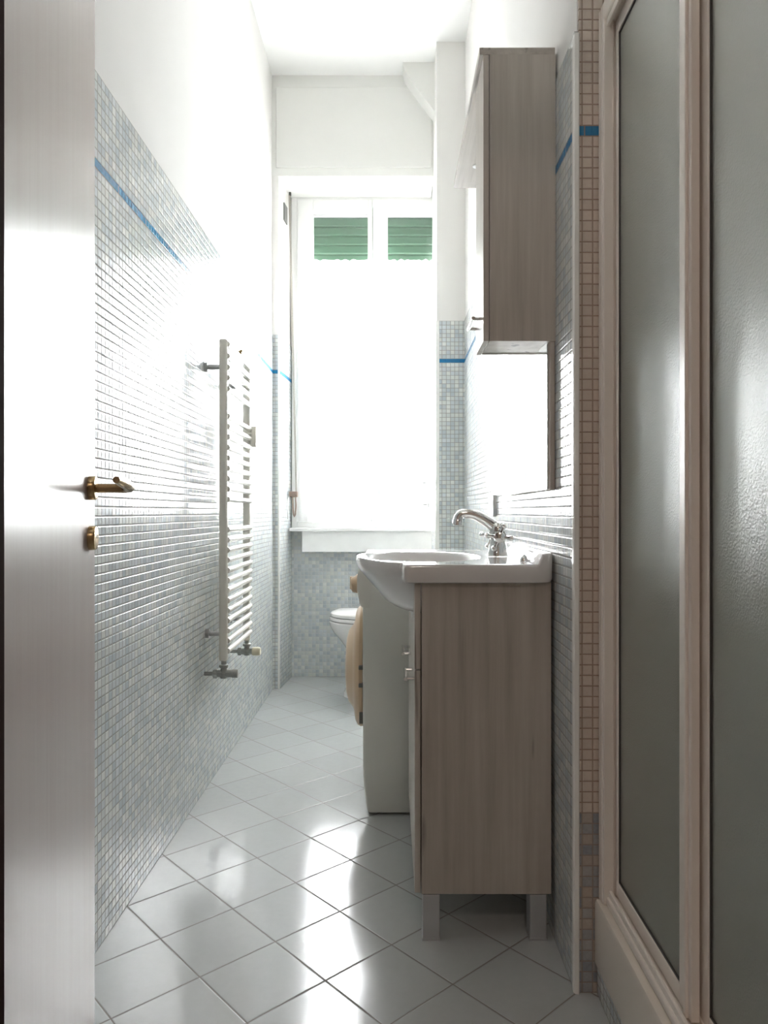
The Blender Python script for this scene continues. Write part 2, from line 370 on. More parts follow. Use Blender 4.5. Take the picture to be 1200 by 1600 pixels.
# back wall below / beside / above the window
bm = BM(); box(bm, -0.85, 0.55, YB+0.004, 4.75, 0, 0.885); box(bm, -0.85, -0.60, YB+0.004, 4.75, 0.885, ZC); box(bm, 0.36, 0.55, YB+0.004, 4.75, 0.885, ZC); box(bm, -0.60, 0.36, YB+0.10, 4.75, 2.93, ZC)
wb_ = struct('wall_back', bm, 'plaster')
struct('mosaic_tiling', box(BM(), -0.62, XR, YB-0.002, YB+0.006, 0, 0.885), 'mosaic_back', wb_)
# corner trim of the tiled wall end by the shower
bm = BM(); prism(bm, [(XR-0.001, YS-0.003), (XR+0.007, YS-0.006), (XR+0.009, YS-0.003), (XR+0.009, YS+0.012), (XR-0.003, YS+0.012), (XR-0.003, YS+0.002)], 2, 0, 1.993)
struct('trim_3', bm, 'trim', smooth=False)
# roller-shutter box above the window
sb = struct('trim_4', box(BM(), XL-0.001, 0.236, YP-0.004, YB+0.12, 2.90, ZC+0.001), 'box')
bm = BM(); box(bm, -0.655, 0.226, YP-0.010, YP+0.004, 2.945, 3.40, 0.0045, 3)
struct('access_panel', bm, 'box', sb)
# boxed-in duct slanting across the upper corner
bm = BM()
poly = [(0.06, ZC), (0.24, ZC), (0.24, 3.19), (0.225, 3.215), (0.16, 3.30), (0.105, 3.375), (0.075, 3.42)]
prism(bm, poly, 1, 4.02, YP-0.010)
struct('trim_5', bm, 'box')

# window sill + apron
struct('trim_6', box(BM(), -0.607, 0.36, 4.335, YB+0.02, 0.885, 0.905, 0.004), 'marble')
bm = BM(); box(bm, -0.533, 0.30, 4.352, 4.43, 0.762, 0.886, 0.003)
ap = obj('sill_apron', bm, 'marble'); tag(ap, 'white panel hanging just below the window sill in front of the mosaic', 'apron')

# ------------------------------------------------------------------ window
win = thing('window_1', 'tall white two-leaf window over the toilet corner', 'window', (-0.12, 4.46, 0.905)); win['kind'] = 'structure'
bm = BM(); box(bm, -0.605, -0.572, 4.425, 4.50, 0.905, 2.93, 0.003); box(bm, 0.325, 0.37, 4.425, 4.50, 0.905, 2.93, 0.003)
box(bm, -0.572, 0.325, 4.425, 4.50, 2.885, 2.93, 0.003); box(bm, -0.572, 0.325, 4.425, 4.50, 0.905, 0.935, 0.003)
obj('window_frame', bm, 'whiteframe', win)
def sash(x0, x1, xi0, xi1):
    bm = BM()
    z0, z1, zi0, zi1 = 0.935, 2.885, 1.01, 2.795
    box(bm, x0, xi0, 4.415, 4.465, z0, z1, 0.004); box(bm, xi1, x1, 4.415, 4.465, z0, z1, 0.004)
    box(bm, xi0, xi1, 4.417, 4.463, zi1, z1, 0.003); box(bm, xi0, xi1, 4.417, 4.463, z0, zi0, 0.003)
    s = obj('sash', bm, 'whiteframe', win)
    obj('glass_pane', box(BM(), xi0-0.004, xi1+0.004, 4.438, 4.442, zi0-0.004, zi1+0.004), 'pane', s)
    return s
s1 = sash(-0.570, -0.115, -0.4746, -0.144)
s2 = sash(-0.113, 0.325, -0.0233, 0.285)
bm = BM(); box(bm, -0.112, -0.052, 4.398, 4.415, 0.94, 2.875, 0.005); obj('astragal', bm, 'whiteframe', win)
# small hinges / catches seen at the right edge
for z in (1.175, 1.045):
    bm = BM(); tube(bm, [(0.222, 4.392, z-0.02), (0.222, 4.392, z+0.025)], 0.006, 8); box(bm, 0.176, 0.222, 4.388, 4.396, z-0.006, z+0.006, 0.002); box(bm, 0.20, 0.235, 4.396, 4.418, z-0.008, z+0.008)
    obj('catch', bm, 'steel', win, label='small grey metal window catch')

# roller shutter outside
sh = thing('roller_shutter', 'green roller shutter half rolled down outside the window', 'shutter', (-0.12, 4.60, 2.50))
k = 0; z = 2.50
while z < 2.95:
    bm = BM()
    prism(bm, [(4.590, z), (4.602, z), (4.603, z+0.008), (4.603, z+0.046), (4.600, z+0.0535), (4.589, z+0.0535), (4.587, z+0.046), (4.587, z+0.008)], 0, -0.60, 0.36)
    obj('slat', bm, 'green', sh); z += 0.0575
bm = BM(); box(bm, -0.60, 0.36, 4.592, 4.600, 2.50, 2.95); obj('slat_hinge', bm, 'greenhinge', sh)

# sash curtains
def curtain(xa, xb, xc, xd, ph):
    """xa..xb at top, xc..xd at the bottom"""
    bm = BM(); nx, nz = 90, 40; ztop, zbot = 2.512, 0.945; rows = []
    for j in range(nz+1):
        v = j/nz; row = []
        for i in range(nx+1):
            u = i/nx
            flare = min(1.0, v*2.6)**0.8
            x0 = xa+(xc-xa)*flare; x1 = xb+(xd-xb)*flare
            x = x0+(x1-x0)*u
            amp = 0.007+0.004*v
            y = 4.396+amp*math.sin(u*2*PI*9+ph)+0.003*math.sin(u*31+v*4+ph)
            z = ztop+(zbot-ztop)*v
            if j == 0: z += 0.006*abs(math.sin(u*PI*7+ph))-0.003
            row.append(bm.verts.new((x, y, z)))
        rows.append(row)
    for a, b2 in zip(rows, rows[1:]):
        for i in range(nx): bm.faces.new((a[i], a[i+1], b2[i+1], b2[i]))
    return bm
cu = obj('sash_curtain', curtain(-0.535, -0.128, -0.57, -0.083, 0.3), 'sheer', smooth=True)
tag(cu, 'white sheer curtain with scalloped top on the left window leaf', 'curtain', 'sheer curtains on the window leaves')
cu = obj('sash_curtain', curtain(-0.038, 0.30, -0.081, 0.325, 1.7), 'sheer', smooth=True)
tag(cu, 'white sheer curtain with scalloped top on the right window leaf', 'curtain', 'sheer curtains on the window leaves')

# shutter strap on the left reveal
st = thing('shutter_strap', 'grey pull strap with winder bracket on the left side of the window', 'strap', (-0.58, 4.36, 0.95))
bm = BM(); prism(bm, [(4.357, 0), (4.361, 0), (4.361, 1), (4.357, 1)], 0, 0, 1)
bm.free()
bm = BM()
for (xa, za, xb, zb) in [(-0.6075, 2.885, -0.566, 1.105)]:
    w = 0.0055
    vs = [bm.verts.new(p) for p in ((xa-w, 4.345, za), (xa+w, 4.345, za), (xb+w, 4.345, zb), (xb-w, 4.345, zb), (xa-w, 4.349, za), (xa+w, 4.349, za), (xb+w, 4.349, zb), (xb-w, 4.349, zb))]
    for f in ((0, 1, 2, 3), (7, 6, 5, 4), (0, 4, 5, 1), (1, 5, 6, 2), (2, 6, 7, 3), (3, 7, 4, 0)): bm.faces.new([vs[i] for i in f])
obj('webbing', bm, 'strap', st)
obj('top_guide', box(BM(), -0.610, -0.597, 4.338, 4.356, 2.878, 2.897, 0.002), 'greydark', st)
obj('winder_bracket', box(BM(), -0.607, -0.557, 4.33, 4.362, 1.088, 1.122, 0.005), 'leather', st)
bm = BM()
loop = []
for i in range(19):
    a = PI*i/18; loop.append((-0.577+0.0-0.006*math.cos(a)*0-0.0, 4.347, 1.09-0.0))
pts = [(-0.588, 4.346, 1.09), (-0.587, 4.346, 1.04), (-0.583, 4.346, 0.985), (-0.578, 4.346, 0.972), (-0.572, 4.346, 0.985), (-0.568, 4.346, 1.04), (-0.570, 4.346, 1.09)]
tube(bm, pts, [0.0035, 0.005, 0.005, 0.0045, 0.005, 0.005, 0.0035], 8)
obj('strap_loop', bm, 'leather', st)
bm = BM(); tube(bm, [(-0.606, 4.35, 1.10), (-0.606, 4.30, 1.08), (-0.609, 4.28, 1.02), (-0.609, 4.30, 0.96)], 0.003, 6); obj('spring_arm', bm, 'steel', st)
# dark cover plate high on the reveal
bm = BM(); 
def jx(y): return -0.640+(y-YP)/(YB-YP)*0.027+0.0005
vs = []
for y in (4.255, 4.335):
    for dx in (0.0, 0.006):
        for z in (2.70, 2.80): vs.append(bm.verts.new((jx(y)+dx, y, z)))
for f in ((0, 1, 3, 2), (4, 6, 7, 5), (0, 4, 5, 1), (2, 3, 7, 6), (0, 2, 6, 4), (1, 5, 7, 3)): bm.faces.new([vs[i] for i in f])
tag(obj('cover_plate', bm, 'greydark'), 'small dark grey plate high on the left window reveal beside the strap', 'plate')

# ------------------------------------------------------------------ towel radiator
XRd = -0.602; Y1, Y2 = 2.628, 3.048
rad = thing('towel_radiator', 'tall ivory ladder towel radiator mounted on the left mosaic wall', 'radiator', (XRd, (Y1+Y2)/2, 0.46))
def dpost(y):
    bm = BM(); box(bm, XRd-0.016, XRd+0.014, y-0.014, y+0.014, 0.465, 1.62, 0.008, 3); return bm
obj('post', dpost(Y1), 'rad', rad, True); obj('post', dpost(Y2), 'rad', rad, True)
pys = [574, 590, 605, 619, 634] + [671+14*i for i in range(9)] + [824+13.6*i for i in range(13)]
for py in pys:
    z = 1-(py-800)*Y2/1144
    bm = BM(); tube(bm, [(XRd+0.012, Y1-0.002, z), (XRd+0.012, Y2+0.004, z)], 0.0105, 12); obj('rung', bm, 'rad', rad, True)
for y, z in ((Y1, 1.52), (Y2, 1.52), (Y1+0.02, 0.56), (Y2-0.02, 0.56)):
    bm = BM(); lathe(bm, [(0, 0.017), (0.012, 0.017), (0.014, 0.009), (0.06, 0.009)], (XLt, y, z), (1, 0, 0), 16); obj('wall_bracket', bm, 'steel', rad, True)
bm = BM(); lathe(bm, [(0, 0.009), (0.012, 0.009), (0.014, 0.006), (0.022, 0.005)], (XRd+0.012, Y1+0.19, 1.606), (0.6, 0, 0.8), 10); box(bm, XRd+0.004, XRd+0.022, Y1+0.16, Y1+0.22, 1.598, 1.606, 0.002)
obj('air_vent', bm, 'brass', rad, label='small brass air vent')
bm = BM(); box(bm, XRd+0.016, XRd+0.040, Y2-0.012, Y2+0.018, 1.27, 1.355, 0.003); tube(bm, [(XRd-0.016, Y2-0.03, 1.325), (XRd+0.018, Y2-0.01, 1.325)], 0.006, 8)
obj('clamp', bm, 'rad', rad)
def valve(y, z0, cap):
    """angle valve below a post, tail going into the wall"""
    v = obj('valve', BM(), 'pipe', rad)
    bm = BM(); lathe(bm, [(0, 0.010), (0.012, 0.010), (0.014, 0.017), (0.022, 0.018), (0.026, 0.012), (0.034, 0.013), (0.040, 0.013)], (XRd, y, z0), (0, 0, -1), 16)
    lathe(bm, [(0, 0.012), (0.012, 0.015), (0.03, 0.013)], (XRd, y, z0-0.032), (0, 0, -1), 16)
    tube(bm, [(XRd-0.028, y, z0-0.046), (XRd+0.045, y, z0-0.046)], 0.0135, 14)
    lathe(bm, [(0, 0.011), (0.004, 0.018), (0.016, 0.018), (0.02, 0.012)], (XRd-0.04, y, z0-0.046), (1, 0, 0), 6)
    tube(bm, [(XLt, y, z0-0.046), (XRd-0.03, y, z0-0.046)], 0.0075, 10)
    bmesh.ops.recalc_face_normals(bm, faces=bm.faces[:]); bm.to_mesh(v.data); bm.free()
    if cap:
        bm = BM(); lathe(bm, [(0, 0.012), (0.004, 0.017), (0.03, 0.018), (0.036, 0.014)], (XRd+0.020, y, z0-0.046), (1, 0, 0), 14); obj('valve_cap', bm, 'cap', v, True, label='cream plastic valve cap')
    else:
        bm = BM(); lathe(bm, [(0, 0.015), (0.02, 0.015), (0.022, 0.010)], (XRd+0.03, y, z0-0.046), (1, 0, 0), 14); obj('lockshield', bm, 'pipe', v, True)
valve(Y1, 0.466, False); valve(Y2, 0.466, True)

# ------------------------------------------------------------------ vanity cabinet
CX0, CX1, CY0, CY1, CZ0, CZ1 = 0.0537, 0.372, 1.707, 2.30, 0.109, 0.836
van = thing('vanity_cabinet', 'bleached wood vanity cabinet on metal legs carrying the wash basin', 'cabinet', ((CX0+CX1)/2, 2.0, 0))
def side(y): return box(BM(), CX0+0.016, CX1, y, y+0.016, CZ0, CZ1, 0.001)
obj('side_panel', side(CY0), 'wood', van); obj('side_panel', side(CY1-0.016), 'wood', van)
bm = BM(); box(bm, CX0+0.016, CX1, CY0+0.016, CY1-0.016, CZ0, CZ0+0.016); obj('bottom_panel', bm, 'wood', van)
bm = BM(); box(bm, CX1-0.008, CX1, CY0+0.016, CY1-0.016, CZ0+0.016, CZ1); obj('back_panel', bm, 'wood', van)
ym = (CY0+CY1)/2
for a, b2, hy in ((CY0, ym-0.0015, (1.735, 1.835)), (ym+0.0015, CY1, (2.045, 2.145))):
    d = obj('door', box(BM(), CX0, CX0+0.0135, a, b2, CZ0+0.003, 0.630, 0.001), 'wood', van)
    bm = BM(); zz = 0.605
    for y in hy: tube(bm, [(CX0-0.0225, y, zz), (CX0+0.001, y, zz)], 0.0042, 8)
    tube(bm, [(CX0-0.021, hy[0]-0.006, zz), (CX0-0.021, hy[1]+0.006, zz)], 0.0045, 8)
    obj('handle', bm, 'chrome', d, True)
# scalloped apron above the doors
poly = [(CY0, 0.634), (CY1, 0.634), (CY1, CZ1), (CY1-0.03, CZ1)]
for i in range(17):
    a = PI*i/16; poly.append((2.004+0.255*math.cos(a), CZ1-0.003-0.125*math.sin(a)))
poly += [(CY0+0.03, CZ1), (CY0, CZ1)]
bm = BM(); prism(bm, poly, 0, CX0, CX0+0.0135); obj('apron_panel', bm, 'wood', van)
for (x, y) in ((0.0725, CY0+0.001), (0.322, CY0+0.001), (0.0725, CY1-0.045), (0.322, CY1-0.045)):
    bm = BM(); box(bm, x, x+0.040, y, y+0.044, 0.0, CZ0-0.002, 0.002); box(bm, x-0.001, x+0.041, y-0.001, y+0.045, 0, 0.006); obj('leg', bm, 'legalu', van)

# ------------------------------------------------------------------ basin
BX, BY = 0.085, 2.005
RX0, RX1, RY0, RY1 = 0.0235, 0.3795, 1.685, 2.325
N = 360
def rect_r(a, x0, x1, y0, y1, e=18.0):
    # superellipse-like rounded rectangle seen from the centre
    c, s = math.cos(a), math.sin(a)
    hx = (x1-BX) if c > 0 else (BX-x0); hy = (y1-BY) if s > 0 else (BY-y0)
    return 1.0/((abs(c)/hx)**e+(abs(s)/hy)**e)**(1/e)
def ell_r(a, cx, ax, by):
    c, s = math.cos(a), math.sin(a)
    A = (c/ax)**2+(s/by)**2; B = 2*(BX-cx)*c/ax**2; C = ((BX-cx)/ax)**2-1
    return (-B+math.sqrt(B*B-4*A*C))/(2*A)
def ring(fr, z, zf=None):
    out = []
    for k in range(N):
        a = 2*PI*k/N; r = fr(a); x = BX+r*math.cos(a); y = BY+r*math.sin(a)
        out.append((x, y, zf(x, y, z) if zf else z))
    return out
def outer(off=0.0, ea=0.238, eb=0.272):
    def f(a):
        return max(rect_r(a, RX0+off, RX1-off, RY0+off, RY1-off), ell_r(a, 0.14, ea-off, eb-off))
    return f
def inner(s, dx=0.0):
    return lambda a: ell_r(a, BX+dx, 0.155*s, 0.225*s)
def zback(x, y, z):
    # rounded upstand along the wall
    t_ = (x-0.339)/0.011
    u = 0 if t_ <= 0 else (1 if t_ >= 1 else t_*t_*(3-2*t_))
    return z+0.027*u
def deck(x, y, z):   # gentle raised rim at the front edge
    return zback(x, y, z)+0.004*max(0.0, min(1.0, (-0.02-x)/0.07))
rings = [ring(inner(0.10), 0.748), ring(inner(0.35), 0.752), ring(inner(0.62), 0.768), ring(inner(0.80), 0.80), ring(inner(0.91), 0.845), ring(inner(0.97), 0.868), ring(inner(1.0), 0.8765), ring(inner(1.04), 0.8795)]
for f in (0.15, 0.3, 0.45, 0.6, 0.72, 0.82, 0.9, 0.96):
    rings.append(ring(lambda a, f=f: inner(1.04)(a)*(1-f)+outer(0.008)(a)*f, 0.879, deck))
rings += [ring(outer(0.008), 0.879, deck), ring(outer(0.003), 0.8775, deck), ring(outer(0.0), 0.872, deck), ring(outer(0.0, 0.236, 0.270), 0.858), ring(outer(0.0, 0.2285, 0.262), 0.845), ring(outer(0.003, 0.224, 0.256), 0.837), ring(outer(0.010, 0.228, 0.26), 0.835),
          ring(lambda a: outer(0.01)(a)*0.85, 0.835)]
snk = thing('wash_basin', 'white ceramic wash basin bowing out over the front of the vanity cabinet', 'basin', (BX, BY, 0.835))
bm = BM(); loft(bm, rings, (True, False)); basin = obj('bowl', bm, 'ceramic', snk, True)
# rounded underside of the projecting bowl
bm = BM(); sh_r = []
for (z, a_, b_) in [(0.872, 0.2378, 0.2718), (0.858, 0.2355, 0.2695), (0.845, 0.228, 0.2615), (0.835, 0.2195, 0.252), (0.818, 0.205, 0.238), (0.79, 0.180, 0.213), (0.765, 0.160, 0.190), (0.748, 0.135, 0.168), (0.739, 0.112, 0.14), (0.735, 0.08, 0.10)]:
    sh_r.append([(0.14+a_*math.cos(2*PI*k/96), BY+b_*math.sin(2*PI*k/96), z) for k in range(96)])
loft(bm, sh_r, (False, True)); obj('bowl_underside', bm, 'ceramic', snk, True)
bm = BM(); lathe(bm, [(0, 0.021), (0.003, 0.021), (0.004, 0.017), (0.0045, 0.006)], (BX, BY, 0.7475), (0, 0, 1), 24); obj('drain', bm, 'chrome', snk, True)
bm = BM(); lathe(bm, [(0, 0.010), (0.007, 0.009), (0.010, 0.006), (0.014, 0.003)], (0.325, 1.80, 0.88), (0, 0, 1), 16); tube(bm, [(0.325, 1.80, 0.894), (0.330, 1.815, 0.893), (0.332, 1.84, 0.884), (0.330, 1.87, 0.884)], 0.0022, 6)
tag(obj('drain_plug', bm, 'chrome', smooth=True), 'tiny grey stopper with chain lying on the basin ledge beside the wall', 'stopper')

# ------------------------------------------------------------------ faucet
FX, FY, FZ = 0.290, 2.005, 0.880
fau = thing('mixer_tap', 'chrome mixer tap with cross handles and curved spout on the basin', 'tap', (FX, FY, FZ))
bm = BM(); lathe(bm, [(0, 0.0275), (0.006, 0.0275), (0.012, 0.0262), (0.03, 0.0225), (0.046, 0.0195), (0.062, 0.022), (0.078, 0.0225), (0.088, 0.017), (0.092, 0.008)], (FX, FY, FZ), (0, 0, 1), 28)
tube(bm, [(FX, FY-0.046, FZ+0.055), (FX, FY+0.046, FZ+0.055)], 0.017, 18)
obj('tap_body', bm, 'chrome', fau, True)
bm = BM()
P0, P1, P2, P3 = Vector((FX+0.002, FY, FZ+0.068)), Vector((FX-0.035, FY, FZ+0.106)), Vector((FX-0.072, FY, FZ+0.122)), Vector((FX-0.101, FY, FZ+0.114))
pts = []
for i in range(15):
    t_ = i/14; pts.append(P0*(1-t_)**3+P1*3*t_*(1-t_)**2+P2*3*t_*t_*(1-t_)+P3*t_**3)
pts += [Vector((FX-0.1075, FY, FZ+0.106)), Vector((FX-0.109, FY, FZ+0.095))]
rs = [0.0165-0.0045*i/14 for i in range(15)]+[0.0125, 0.0125]
tube(bm, pts, rs, 20); lathe(bm, [(0, 0.0125), (0.002, 0.0138), (0.016, 0.0138), (0.018, 0.011)], (FX-0.109, FY, FZ+0.101), (-0.05, 0, -1), 20)
obj('spout', bm, 'chrome', fau, True)
for sgn in (-1, 1):
    ax = Vector((-0.16, sgn*0.97, 0.0)).normalized(); c0 = Vector((FX, FY+sgn*0.034, FZ+0.053))
    bm = BM()
    lathe(bm, [(0, 0.0165), (0.010, 0.0165), (0.015, 0.012), (0.024, 0.0115), (0.029, 0.0145), (0.035, 0.0135), (0.038, 0.005)], c0, ax, 20)
    hc = c0+ax*0.030; e1 = ax.cross(Vector((0, 0, 1))).normalized()*(-sgn); e2 = Vector((0, 0, 1))
    for q in range(4):
        a = math.radians((-4, 66, 172, 246)[q])
        d = (e1*math.cos(a)*(-1)+e2*math.sin(a)).normalized()
        if d.x*math.cos(a) < 0: d = (e1*math.cos(a)+e2*math.sin(a)).normalized()
        tube(bm, [hc+d*0.008, hc+d*0.020, hc+d*0.029], [0.0055, 0.0038, 0.0050], 8)
        lathe(bm, [(0, 0.003), (0.002, 0.0062), (0.006, 0.0080), (0.010, 0.0072), (0.013, 0.003)], hc+d*0.026, d, 12)
    obj('cross_handle', bm, 'chrome', fau, True)

# ------------------------------------------------------------------ mirror cabinet
mc = thing('mirror_cabinet', 'bleached wood wall unit with narrow cupboard, mirror and top canopy above the basin', 'cabinet', (0.3, 2.05, 1.05))
obj('backboard', box(BM(), 0.368, 0.380, 1.7035, 2.40, 1.052, 2.063, 0.001), 'wood', mc)
obj('mirror_glass', box(BM(), 0.3635, 0.3678, 1.7155, 2.398, 1.0535, 2.058), 'mirror', mc)
cb = BM(); box(cb, 0.2275, 0.3805, 1.700, 1.715, 1.397, 2.0625); box(cb, 0.2275, 0.3633, 1.840, 1.852, 1.397, 2.0625); box(cb, 0.2275, 0.3633, 1.715, 1.840, 1.3985, 1.410)
box(cb, 0.3633-0.006, 0.3633, 1.715, 1.84, 1.41, 2.0625)
obj('cupboard_body', cb, 'wood', mc)
cd = obj('door', box(BM(), 0.2128, 0.2262, 1.700, 1.852, 1.397, 2.061, 0.0008), 'wood', mc)
bm = BM()
for y in (1.735, 1.832): tube(bm, [(0.192, y, 1.458), (0.214, y, 1.458)], 0.0042, 8)
tube(bm, [(0.193, 1.729, 1.458), (0.193, 1.838, 1.458)], 0.0045, 8)
obj('handle', bm, 'chrome', cd, True)
obj('canopy', box(BM(), 0.204, 0.380, 1.702, 2.405, 2.0635, 2.080, 0.001), 'wood_h', mc)
for y in (2.0, 2.25):
    bm = BM(); lathe(bm, [(0, 0.013), (0.003, 0.013), (0.004, 0.010), (0.005, 0.006)], (0.262, y, 2.0640), (0, 0, -1), 24); obj('spotlight', bm, 'plug', mc, True)

# wall socket
so = thing('wall_socket', 'small white wall socket on the right wall beyond the tap', 'socket', (XR, 2.74, 1.02))
obj('cover', box(BM(), XR-0.011, XR+0.001, 2.672, 2.80, 0.983, 1.063, 0.003), 'plug', so)
bm = BM(); box(bm, XR-0.0125, XR-0.0105, 2.667, 2.675, 0.983, 1.063, 0.0008); obj('cover_edge', bm, 'steel', so, label='grey edge of the cover')
for y in (2.705, 2.737, 2.769):
    bm = BM(); box(bm, XR-0.0125, XR-0.0105, y-0.010, y+0.010, 1.003, 1.043, 0.0008); m_ = obj('module', bm, 'plug', so)
    bm = BM()
    for dz in (-0.012, 0, 0.012): lathe(bm, [(0, 0.0025), (0.0006, 0.0025)], (XR-0.0125, y, 1.023+dz), (-1, 0, 0), 10)
    obj('pin_hole', bm, 'black', m_)

# ------------------------------------------------------------------ washing machine
wm = thing('washing_machine', 'white front-loading washing machine with tan door standing between vanity and window', 'washing machine', (0.13, 2.70, 0))
WY0, WY1 = 2.408, 3.0
prof = [(-0.078, 0.012), (-0.083, 0.03), (-0.0905, 0.09), (-0.0945, 0.16), (-0.095, 0.50), (-0.0955, 0.68), (-0.098, 0.845), (0.36, 0.845), (0.36, 0.012)]
bm = BM()
r1 = 0.012
def wring(y, ins):
    out = []
    for (x, z) in prof: out.append((x+(ins if x < 0 else -ins), y, min(max(z, 0.012+ins*0), 0.845-ins)))
    return out
loft(bm, [wring(WY0, 0.006), wring(WY0+0.002, 0.002), wring(WY0+0.006, 0), wring(WY1-0.006, 0), wring(WY1-0.002, 0.002), wring(WY1, 0.006)])
obj('housing', bm, 'wm', wm, True)
pp = [(-0.072, 0.684), (-0.100, 0.688), (-0.107, 0.705), (-0.114, 0.745), (-0.114, 0.785), (-0.108, 0.82), (-0.099, 0.843), (-0.072, 0.8465)]
bm = BM(); prism(bm, pp, 1, WY0-0.0015, WY1+0.0015); cp = obj('control_panel', bm, 'wm', wm)
bm = BM(); lathe(bm, [(0, 0.036), (0.006, 0.036), (0.010, 0.031), (0.026, 0.026), (0.030, 0.020)], (-0.112, 2.56, 0.748), (-1, 0, -0.1), 28); box(bm, -0.146, -0.135, 2.557, 2.563, 0.73, 0.775, 0.002)
obj('dial', bm, 'tan', cp, True)
dr = obj('door', lathe(BM(), [(0, 0.215), (0.012, 0.218), (0.022, 0.212), (0.030, 0.195), (0.034, 0.165), (0.040, 0.150), (0.056, 0.13), (0.064, 0.10), (0.0675, 0.06), (0.068, 0.02)], (-0.100, 2.70, 0.437), (-1, 0, 0), 48), 'tan', wm, True, label='tan plastic porthole door')
bm = BM(); lathe(bm, [(0, 0.19), (0.010, 0.19)], (-0.092, 2.70, 0.437), (-1, 0, 0), 40); obj('door_seal', bm, 'wm', wm, True)
for z in (0.473, 0.413): obj('door_hinge', box(BM(), -0.112, -0.094, 2.47, 2.50, z-0.006, z+0.006, 0.002), 'greydark', wm)
obj('door_latch', box(BM(), -0.112, -0.094, 2.52, 2.55, 0.27, 0.31, 0.002), 'greydark', wm)
for (x, y) in ((-0.04, WY0+0.05), (0.31, WY0+0.05), (-0.04, WY1-0.05), (0.31, WY1-0.05)):
    bm = BM(); lathe(bm, [(0, 0.02), (0.008, 0.02), (0.014, 0.012)], (x, y, 0), (0, 0, 1), 14); obj('foot', bm, 'black', wm)

# ------------------------------------------------------------------ toilet
toi = thing('toilet', 'white ceramic toilet with closed lid in the window corner behind the washing machine', 'toilet', (-0.03, 4.0, 0))
TY = 4.0; XBk = 0.228
def dring(tip, b_, z, n=40, xb=XBk, flat=0.55):
    pts = []; ac = tip+ (b_*1.25)
    for i in range(n+1):
        a = -PI/2+PI*i/n
        pts.append((ac-(ac-tip)*math.cos(a), TY+b_*math.sin(a), z))
    pts.append((xb, TY+b_*0.85, z)); pts.append((xb, TY-b_*0.85, z)); return pts
rs_ = [dring(-0.262, 0.118, 0.0), dring(-0.262, 0.118, 0.02), dring(-0.25, 0.105, 0.04), dring(-0.236, 0.098, 0.12), dring(-0.236, 0.102, 0.20), dring(-0.252, 0.122, 0.265), dring(-0.285, 0.150, 0.31), dring(-0.32, 0.172, 0.35), dring(-0.338, 0.182, 0.385), dring(-0.343, 0.184, 0.405), dring(-0.338, 0.180, 0.410)]
bm = BM(); loft(bm, rs_); obj('pan', bm, 'ceramic', toi, True)
bm = BM(); loft(bm, [dring(-0.336, 0.182, 0.414, xb=0.14), dring(-0.341, 0.186, 0.418, xb=0.14), dring(-0.341, 0.186, 0.428, xb=0.14), dring(-0.336, 0.182, 0.432, xb=0.14)]); obj('seat', bm, 'ceramic', toi, True)
bm = BM(); loft(bm, [dring(-0.326, 0.180, 0.434, xb=0.14), dring(-0.333, 0.184, 0.438, xb=0.14), dring(-0.333, 0.184, 0.452, xb=0.14), dring(-0.322, 0.176, 0.462, xb=0.13), dring(-0.29, 0.15, 0.469, xb=0.10)]); obj('lid', bm, 'ceramic', toi, True)

# ------------------------------------------------------------------ shower
tr_ = thing('shower_tray', 'pale raised shower tray with mosaic plinth at the bottom right', 'shower tray', (0.78, 1.2, 0))
bm = BM()
TX0, TX1, TY0, TY1 = 0.4207, 1.148, 0.74, 1.521
def rr(x0, x1, y0, y1, z, r=0.02, n=5):
    pts = []
    for (cx, cy, a0) in ((x1-r, y1-r, 0), (x0+r, y1-r, 90), (x0+r, y0+r, 180), (x1-r, y0+r, 270)):
        for i in range(n): a = math.radians(a0+90*i/(n-1)); pts.append((cx+r*math.cos(a), cy+r*math.sin(a), z))
    return pts
loft(bm, [rr(TX0, TX1, TY0, TY1, 0.068, .004), rr(TX0, TX1, TY0, TY1, 0.190, .004), rr(TX0+0.003, TX1-.003, TY0+0.003, TY1-.003, 0.198, .004), rr(TX0+0.008, TX1-.008, TY0+0.008, TY1-.008, 0.200, .004),
          rr(TX0+0.062, TX1-.05, TY0+0.05, TY1-.05, 0.200, .03), rr(TX0+0.07, TX1-.06, TY0+0.06, TY1-.06, 0.19, .03), rr(TX0+0.085, TX1-.08, TY0+0.08, TY1-.08, 0.125, .04), rr(TX0+0.12, TX1-.12, TY0+0.12, TY1-.12, 0.115, .05)])
obj('tray', bm, 'tray', tr_, True)
obj('plinth', box(BM(), TX0+0.006, TX1, TY0, TY1, 0, 0.068), 'plinth_y', tr_)
bm = BM(); lathe(bm, [(0, 0.04), (0.003, 0.04), (0.004, 0.03)], (0.9, 1.2, 0.114), (0, 0, 1), 24); obj('drain', bm, 'chrome', tr_)

en = thing('shower_enclosure', 'pinkish white framed sliding shower enclosure with textured glass on the right', 'shower enclosure', (0.46, 1.2, 0.2))
EZ0, EZ1 = 0.2005, 2.045
def ridge(x0, x1, y0, y1, z0, z1): return box(BM(), x0, x1, y0, y1, z0, z1, 0.003, 2)
